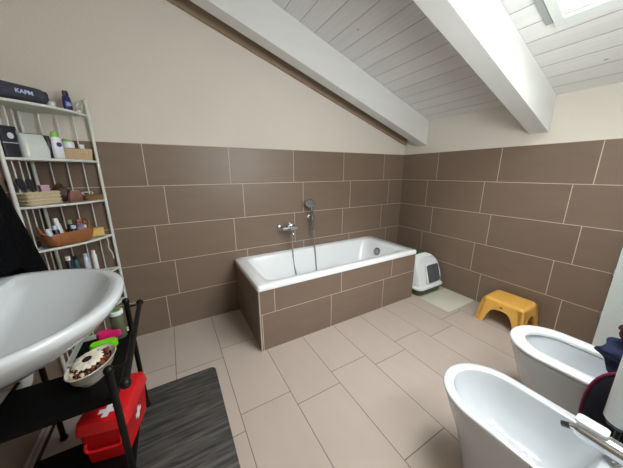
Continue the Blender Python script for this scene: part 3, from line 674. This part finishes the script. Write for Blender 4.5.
# fourth shelf: brown leather basket full of bottles
p = SH(.43, .06)
t = thing('leather_basket', 'soft brown leather basket filled with toiletries on the fourth shelf', 'basket', (p.x, p.y, S4))
m_lea = mat('tan_leather', (150, 92, 52), .55, var=.22, scale=14, bump=.3, bscale=60)
def wav(r, amp, z):
    return [(q[0], q[1], z + amp * math.sin(i * 1.3)) for i, q in enumerate(r)]
MB().loft([rrect(-.100, .100, -.044, .044, .03, 0), rrect(-.116, .116, -.054, .054, .035, .02), wav(rrect(-.122, .122, -.058, .058, .035, 0), .002, .05), wav(rrect(-.126, .126, -.056, .056, .035, 0), .005, .066),
           wav(rrect(-.118, .118, -.050, .050, .03, 0), .005, .064), rrect(-.108, .108, -.044, .044, .03, .02), rrect(-.09, .09, -.036, .036, .02, .008)]).build('basket_body', m_lea, t, local=True)
MB().tube(bez([(-.115, -.02, .06), (-.13, -.01, .095), (-.125, .02, .11), (-.11, .03, .07)], 5), .006, 8).build('handle', m_lea, t, local=True)
MB().tube(bez([(.105, -.02, .06), (.118, -.01, .10), (.116, .02, .115), (.105, .03, .07)], 5), .006, 8).build('handle', m_lea, t, local=True)
t.rotation_euler = (0, 0, ang)
bk = t
m_lblue = mat('pale_blue_white', (196, 208, 226), .35, coat=.2); m_dk = mat('dark_navy_plastic', (30, 34, 48), .35); m_grn = mat('sage', (136, 148, 112), .6)
m_lil = mat('lilac_grey', (140, 124, 142), .5)
for dx, dy, h, r, tx2, ty2, m1, m2, lab in (
        (-.080, -.008, .080, .014, -.05, -.3, m_lblue, m_wp, 'white tube with pale blue body, leftmost in the leather basket'),
        (-.048, .000, .090, .014, .0, -.15, m_dk, m_lblue, 'dark bottle with white cap in the left of the leather basket'),
        (-.015, .020, .125, .013, .0, -.25, m_wp, m_wp, 'tall white tube leaning in the middle of the leather basket'),
        (.015, -.006, .080, .015, .1, .35, m_dk, m_lblue, 'dark and pale blue bottle tilted in the leather basket'),
        (.030, .022, .105, .014, .0, .1, m_dk, m_grn, 'dark bottle with a sage green cap in the leather basket'),
        (.066, .004, .078, .016, .0, .2, m_lil, m_lil, 'lilac grey bottle in the right of the leather basket'),
        (.090, -.008, .070, .010, .0, .1, m_lil, m_wp, 'thin lilac tube with white cap at right in the leather basket')):
    a = ang
    t2 = thing('toiletry_bottle', lab, 'bottle', (bk.location.x + dx * math.cos(a) - dy * math.sin(a), bk.location.y + dx * math.sin(a) + dy * math.cos(a), S4 + .0095), 'toiletries in the leather basket')
    MB().lathe([(r * .9, 0), (r, .004), (r, h * .72), (r * .75, h * .78)], (0, 0, 0), 16).build('body', m1, t2, local=True)
    MB().lathe([(r * .8, h * .78), (r * .8, h * .98), (.001, h)], (0, 0, 0), 16).build('cap', m2, t2, local=True)
    t2.rotation_euler = (tx2 * .5, ty2 * .5, ang)
p = SH(.86, .30)
t2 = thing('perfume_box', 'pinkish brown packet standing behind the yellow box on the fourth shelf', 'packet', (p.x - .03, p.y + .0, S4))
MB().loft([rrect(-.014, .014, -.008, .008, .003, 0), rrect(-.018, .018, -.009, .009, .003, .06), rrect(-.013, .013, -.003, .003, .001, .122)]).build('packet', mat('dusty_pink', (172, 118, 100), .6, var=.3, scale=40), t2, local=True)
MB().box(-.019, -.003, -.0100, -.009, .02, .075).build('sticker', mat('dark_red_brown', (96, 56, 40), .6), t2, smooth=False, local=True)
t2.rotation_euler = (0, 0, ang)
p = SH(.90, .16)
t2 = thing('yellow_box', 'small yellow box at the right end of the fourth shelf', 'box', (p.x, p.y, S4))
MB().loft([rrect(-.034, .034, -.020, .020, .003, 0), rrect(-.034, .034, -.020, .020, .003, .038)]).build('carton', mat('soft_yellow_card', (214, 178, 92), .6, var=.1, scale=20), t2, local=True)
MB().loft([rrect(-.035, .035, -.021, .021, .003, .036), rrect(-.035, .035, -.021, .021, .003, .043)]).build('lid', mat('soft_yellow_lid', (196, 170, 100), .6), t2, local=True)
t2.rotation_euler = (0, 0, .4)
# fifth shelf
for a, d2, h, r, m1, m2, lab in ((.36, .10, .165, .016, m_dk, m_wp, 'dark bottle with white cap, leftmost on the fifth shelf'),
                                (.50, .25, .145, .015, mat('teal_plastic', (40, 84, 92), .4), m_dk, 'teal bottle in the middle of the fifth shelf'),
                                (.62, .15, .150, .014, m_lblue, m_lblue, 'pale blue white bottle at the right of the fifth shelf'),
                                (.68, .02, .165, .013, m_wp, m_wp, 'slim white bottle, rightmost on the fifth shelf')):
    p = SH(a, d2)
    cyl_item('toiletry_bottle', lab, 'bottle', m1, p.x, p.y, S5, [(r * .9, 0), (r, .004), (r, h * .8), (r * .7, h * .84)], [(r * .75, h * .84), (r * .75, h * .99), (.001, h)], m2, group='bottles on the fifth shelf')
p = SH(.88, -.05)
ch = MB()
pts = bez([(p.x - .006, p.y - .004, S4 - .016), (p.x, p.y - .012, S4 - .05), (p.x - .004, p.y - .012, S4 - .09), (p.x + .008, p.y - .012, S4 - .13), (p.x + .012, p.y - .012, S4 - .17)], 7)
ch.tube(pts, .0015, 5)
for q in pts: ch.ball(q, .0042, 8)
tag(ch.build('bead_chain', mat('pearl_beads', (206, 206, 198), .3)), 'string of white beads hanging from the right of the fourth shelf', 'bead chain')

# ------------------------------------------------------------------ black metal rack under the basin
RX0, RX1, RY0, RY1, RH = -3.215, -2.862, -1.243, -.771, .655
rk = thing('black_rack', 'black metal two-tier rack with ball finials under the washbasin', 'rack', ((RX0 + RX1) / 2, (RY0 + RY1) / 2, 0))
for px in (RX0, RX1):
    for py in (RY0, RY1):
        top_ = .60 if px == RX0 else RH if py == RY1 else .618
        q = q0 = .0056 if px == RX1 else 0
        q = MB().tube([(px, py, .014), (px, py, top_)], .0115, 12).build('post', m_black, rk)
        MB().ball((px, py, top_ + .010), .0165).build('finial', m_black, q)
        MB().lathe([(.016, .0), (.017, .006), (.012, .022), (.001, .022)], (px, py, q0), 14).build('foot', m_black, q)
m_shelf = mat('black_shelf_board', (6, 6, 7), .6, spec=.2, var=.2)
def cut_board(b, z0, z1):              # board with a cut-out for the waste pipe at the back left
    out = [(RX0, RY0 + .015), (RX1, RY0 + .015), (RX1, RY1), (-3.055, RY1), (-3.055, -1.0), (RX0, -1.0)]
    return b.loft([[(p[0], p[1], z) for p in out] for z in (z0, z1)])
for z in (.50, .145): cut_board(MB(), z - .022, z).build('shelf_board', m_shelf, rk, smooth=False, bevel=.002)
for z in (.489, .134): MB().tube([(RX0, RY0, z), (RX0, RY1, z)], .007, 8).build('side_rail', m_black, rk)
rl = MB().tube([(RX1 + .052, -.755, .632), (RX1 + .060, -1.335, .632)], .0105, 12).build('side_rail', m_black, rk)
for y_ in (-.750, -1.345): MB().ball((RX1 + .052 + (.008 if y_ < -1 else 0), y_, .632), .017).build('rail_knob', m_black, rl)
MB().tube([(RX1, RY1, .632), (RX1 + .053, RY1, .632)], .005, 8).build('bracket', m_black, rk)
MB().tube([(RX1, RY0, .632), (RX1 + .058, RY0, .632)], .005, 8).build('bracket', m_black, rk)

# ceramic bowl with potpourri and a daisy
bw = thing('potpourri_bowl', 'oval white ceramic bowl of potpourri on the black rack', 'bowl', (-2.952, -1.068, .5))
bc = (-2.952, -1.068, .5)
a_ = math.radians(66)
def bring(rx, ry, z, n=32):
    o = []
    for k in range(n):
        t = 2 * PI * k / n; x, y = rx * math.cos(t), ry * math.sin(t)
        o.append((bc[0] + x * math.cos(a_) - y * math.sin(a_), bc[1] + x * math.sin(a_) + y * math.cos(a_), bc[2] + z))
    return o
MB().loft([bring(.055, .032, 0), bring(.058, .036, .006), bring(.084, .052, .035), bring(.097, .062, .068), bring(.100, .065, .070), bring(.098, .063, .073), bring(.092, .057, .068), bring(.075, .045, .035), bring(.04, .025, .015)]).build('dish', mat('cream_ceramic', (208, 204, 190), .3, coat=.3), bw)
pp = MB()
random.seed(11)
b1, b2, b3 = MB(), MB(), MB()
for i in range(120):
    t = random.random() * 2 * PI; r_ = math.sqrt(random.random()) * .92
    x, y = .084 * r_ * math.cos(t), .050 * r_ * math.sin(t)
    cx_ = bc[0] + x * math.cos(a_) - y * math.sin(a_); cy_ = bc[1] + x * math.sin(a_) + y * math.cos(a_)
    q = random.choice((b1, b1, b2, b3))
    rr_ = random.uniform(.006, .013); d_ = Vector((random.uniform(-1, 1), random.uniform(-1, 1), random.uniform(-.2, .6)))
    q.lathe([(.001, -.002), (rr_ * .7, -.001), (rr_, .001), (rr_ * .6, .003), (.001, .0035)], (cx_, cy_, bc[2] + .056 + random.uniform(0, .014)), 7, d_)
po = tag(b1.build('potpourri', mat('rust_petals', (134, 66, 40), .8, var=.3, scale=60)), 'dried rust-red petals and slices heaped in the white oval bowl', 'potpourri'); po['kind'] = 'stuff'
o = b2.build('dark_petals', mat('dark_petals', (48, 26, 24), .8), po); o['kind'] = 'stuff'
o = b3.build('pale_petals', mat('pale_petals', (206, 190, 160), .8), po); o['kind'] = 'stuff'
dz = thing('daisy', 'white artificial daisy with dark centre lying in the potpourri bowl', 'flower', (-2.962, -1.070, .582))
for k in range(18):
    t = 2 * PI * k / 18 + .1; q = MB(); rings = []
    for f, w, z in ((.010, .004, .003), (.022, .008, .005), (.038, .0095, .004), (.049, .008, .001), (.055, .003, -.002)):
        f *= .92
        ring = []
        for j in range(8):
            aa = 2 * PI * j / 8; y_ = w * math.cos(aa); z_ = z + .0012 * math.sin(aa) + (k % 2) * .002
            ring.append((f * math.cos(t) - y_ * math.sin(t), f * math.sin(t) + y_ * math.cos(t), z_))
        rings.append(ring)
    q.loft(rings).build('petal', mat('white_petal', (232, 226, 206), .7), dz, local=True)
MB().lathe([(.017, .002), (.017, .006), (.012, .010), (.001, .011)], (0, 0, 0), 16).build('flower_centre', mat('dark_brown_centre', (44, 24, 26), .9, bump=1, bscale=600), dz, local=True)
dz.rotation_euler = (.12, -.10, 0)

def brushy(name, label, rgb, x, y, rz, m2):
    t = thing(name, label, 'nail brush', (x, y, .5))
    MB().loft([rrect(-.050 * k, .050 * k, -.020 * k, .020 * k, .019 * k, z, 5) for k, z in ((.93, .022), (1, .027), (1, .048), (.9, .056))]).build('handle', mat(name + '_plastic_' + str(rgb[0]), rgb, .35), t, local=True)
    MB().loft([rrect(-.040, .040, -.013, .013, .012, 0, 5), rrect(-.041, .041, -.014, .014, .013, .0225, 5)]).build('bristles', m2, t, local=True)
    t.rotation_euler = (0, 0, rz)
    return t
brushy('scrubbing_brush', 'lime green scrubbing brush on the black rack beside the bowl', (132, 232, 36), -2.945, -.915, .05, mat('lime_bristles', (120, 190, 60), .9))
brushy('scrubbing_brush', 'hot pink scrubbing brush on the black rack beyond the lime green one', (238, 34, 120), -2.938, -.825, .12, mat('pink_bristles', (200, 60, 110), .9))
t = thing('soap_tin', 'small round green and white tin at the back of the rack', 'tin', (-2.903, -.808, .5))
MB().lathe([(.026, 0), (.028, .003), (.028, .13), (.026, .132)], (0, 0, 0), 20).build('tin_body', mat('olive_tin', (96, 108, 84), .4), t, local=True)
MB().lathe([(.029, .126), (.029, .142), (.026, .145), (.001, .146)], (0, 0, 0), 20).build('tin_lid', mat('white_gloss', (222, 224, 232)), t, local=True)
MB().lathe([(.022, .1455), (.022, .1470), (.001, .1475)], (0, 0, 0), 20).build('green_disc', mat('leaf_green_plastic', (96, 160, 66)), t, local=True)
MB().loft([rrect(-.012, .012, -.004, .004, .003, .1472), rrect(-.012, .012, -.004, .004, .003, .1482)]).build('dark_print', mat('dark_green_plastic', (58, 84, 48)), t, local=True)

# first-aid box on the bottom tier
fa = thing('first_aid_box', 'red plastic first-aid box with white crosses on the lower rack tier', 'first-aid box', (-2.93, -1.03, .145))
m_red = mat('red_plastic', (206, 22, 30), .38)
fx0, fx1, fy0, fy1 = -3.012, -2.836, -1.150, -.90
MB().loft([rrect(fx0 + .012, fx1 - .022, fy0 + .012, fy1 - .012, .016, .147), rrect(fx0 + .004, fx1 - .010, fy0 + .005, fy1 - .005, .018, .295), rrect(fx0 + .001, fx1 - .006, fy0 + .002, fy1 - .002, .018, .300)]).build('box_body', m_red, fa)
MB().loft([rrect(fx0 - .003, fx1 - .002, fy0 - .003, fy1 + .003, .018, .300), rrect(fx0 - .003, fx1 - .002, fy0 - .003, fy1 + .003, .018, .312), rrect(fx0 + .004, fx1 - .008, fy0 + .005, fy1 - .005, .018, .348), rrect(fx0 + .014, fx1 - .018, fy0 + .015, fy1 - .015, .016, .354)]).build('lid', m_red, fa)
m_w2 = mat('white_sticker', (228, 228, 228), .5)
cp = [(.026, .009), (.009, .009), (.009, .026), (-.009, .026), (-.009, .009), (-.026, .009), (-.026, -.009), (-.009, -.009), (-.009, -.026), (.009, -.026), (.009, -.009), (.026, -.009)]
q = MB().loft([[(a, b, z) for a, b in cp] for z in (0, .0012)])
def place_cross(name, cx_, X, Y, Z):
    b = MB(); X, Y, Z = Vector(X), Vector(Y), Vector(Z)
    for v in q.v: b.v.append(Vector(cx_) + X * v.x + Y * v.y + Z * v.z)
    b.f = list(q.f); return b.build(name, m_w2, fa, smooth=False)
place_cross('white_cross', (fx1 - .0136, -1.025, .235), (0, 1.1, 0), (.09, 0, 1.1), (1, 0, -.08))
place_cross('white_cross', (-2.915, -1.105, .3537), (1.15, 0, 0), (0, 1.15, 0), (0, 0, 1))
MB().tube(bez([(-2.99, fy0 + .006, .255), (-2.985, fy0 - .004, .225), (-2.93, fy0 - .006, .222), (-2.875, fy0 - .004, .225), (-2.87, fy0 + .006, .255)], 5), .006, 8).build('carry_handle', m_red, fa)

fa.rotation_euler = (0, 0, -.22)

# ------------------------------------------------------------------ dark bath mat
mt = MB().loft([rrect(-3.0, -2.478, -1.50, -.648, .035, .0005, 8), rrect(-3.0, -2.478, -1.50, -.648, .035, .004, 8), rrect(-2.997, -2.481, -1.497, -.651, .034, .0055, 8)])
def mat_mat():
    m = bpy.data.materials.new('dark_wood_look_mat'); m.use_nodes = True; nt = m.node_tree; b = nt.nodes['Principled BSDF']; b.inputs['Roughness'].default_value = .55
    tc = N(nt, 'ShaderNodeTexCoord'); mp = N(nt, 'ShaderNodeMapping'); mp.inputs['Scale'].default_value = (3, 34, 1); mp.inputs['Rotation'].default_value = (0, 0, 0)
    nt.links.new(tc.outputs['Object'], mp.inputs[0])
    nz = N(nt, 'ShaderNodeTexNoise'); nz.inputs['Scale'].default_value = 1.6; nz.inputs['Detail'].default_value = 8; nz.inputs['Distortion'].default_value = .6; nt.links.new(mp.outputs[0], nz.inputs[0])
    cr = N(nt, 'ShaderNodeValToRGB'); cr.color_ramp.elements[0].position = .35; cr.color_ramp.elements[0].color = lin((40, 40, 41)); cr.color_ramp.elements[1].position = .68; cr.color_ramp.elements[1].color = lin((98, 96, 92))
    nt.links.new(nz.outputs['Fac'], cr.inputs[0]); nt.links.new(cr.outputs[0], b.inputs['Base Color'])
    bp = N(nt, 'ShaderNodeBump'); bp.inputs['Strength'].default_value = .4; bp.inputs['Distance'].default_value = .003; nt.links.new(nz.outputs['Fac'], bp.inputs['Height']); nt.links.new(bp.outputs[0], b.inputs['Normal'])
    return m
tag(mt.build('bath_mat', mat_mat()), 'dark grey wood-look mat with rounded corners on the pale floor', 'mat')

for key, sc in (('black box carton', (1, 1, 1.14)), ('translucent white zipped', (1, 1, 1.22)), ('slim black bottle', (1.05, 1.05, 1.15)), ('white oval bottle', (1.0, 1.0, 1.28)),
                ('low cream woven', (1, 1, 1.35)), ('white squat jar', (1.1, 1.1, 1.1)), ('upright green-capped', (1.1, 1.1, 1.2)), ('cream woven basket at the left', (1, 1, 1.30)),
                ('black paddle hairbrush', (1, 1, 1.15)), ('black hairbrush in the middle', (1, 1, 1.15)), ('small black hairbrush', (1, 1, 1.1)), ('small pale pink', (1, 1, 1.18)),
                ('dark brown leather', (1, 1, 1.25)), ('flat brown wooden', (1, 1, 1.3)), ('small yellow box', (1, 1, 1.3)), ('soft brown leather basket', (1, 1, 1.1))):
    for o in bpy.data.objects:
        if str(o.get('label', '')).startswith(key): o.scale = sc
for o in bpy.data.objects:
    if o.get('group') == 'toiletries in the leather basket': o.scale = (1.12, 1.12, 1.22)
for o in bpy.data.objects:
    if '_o' in o: del o['_o']
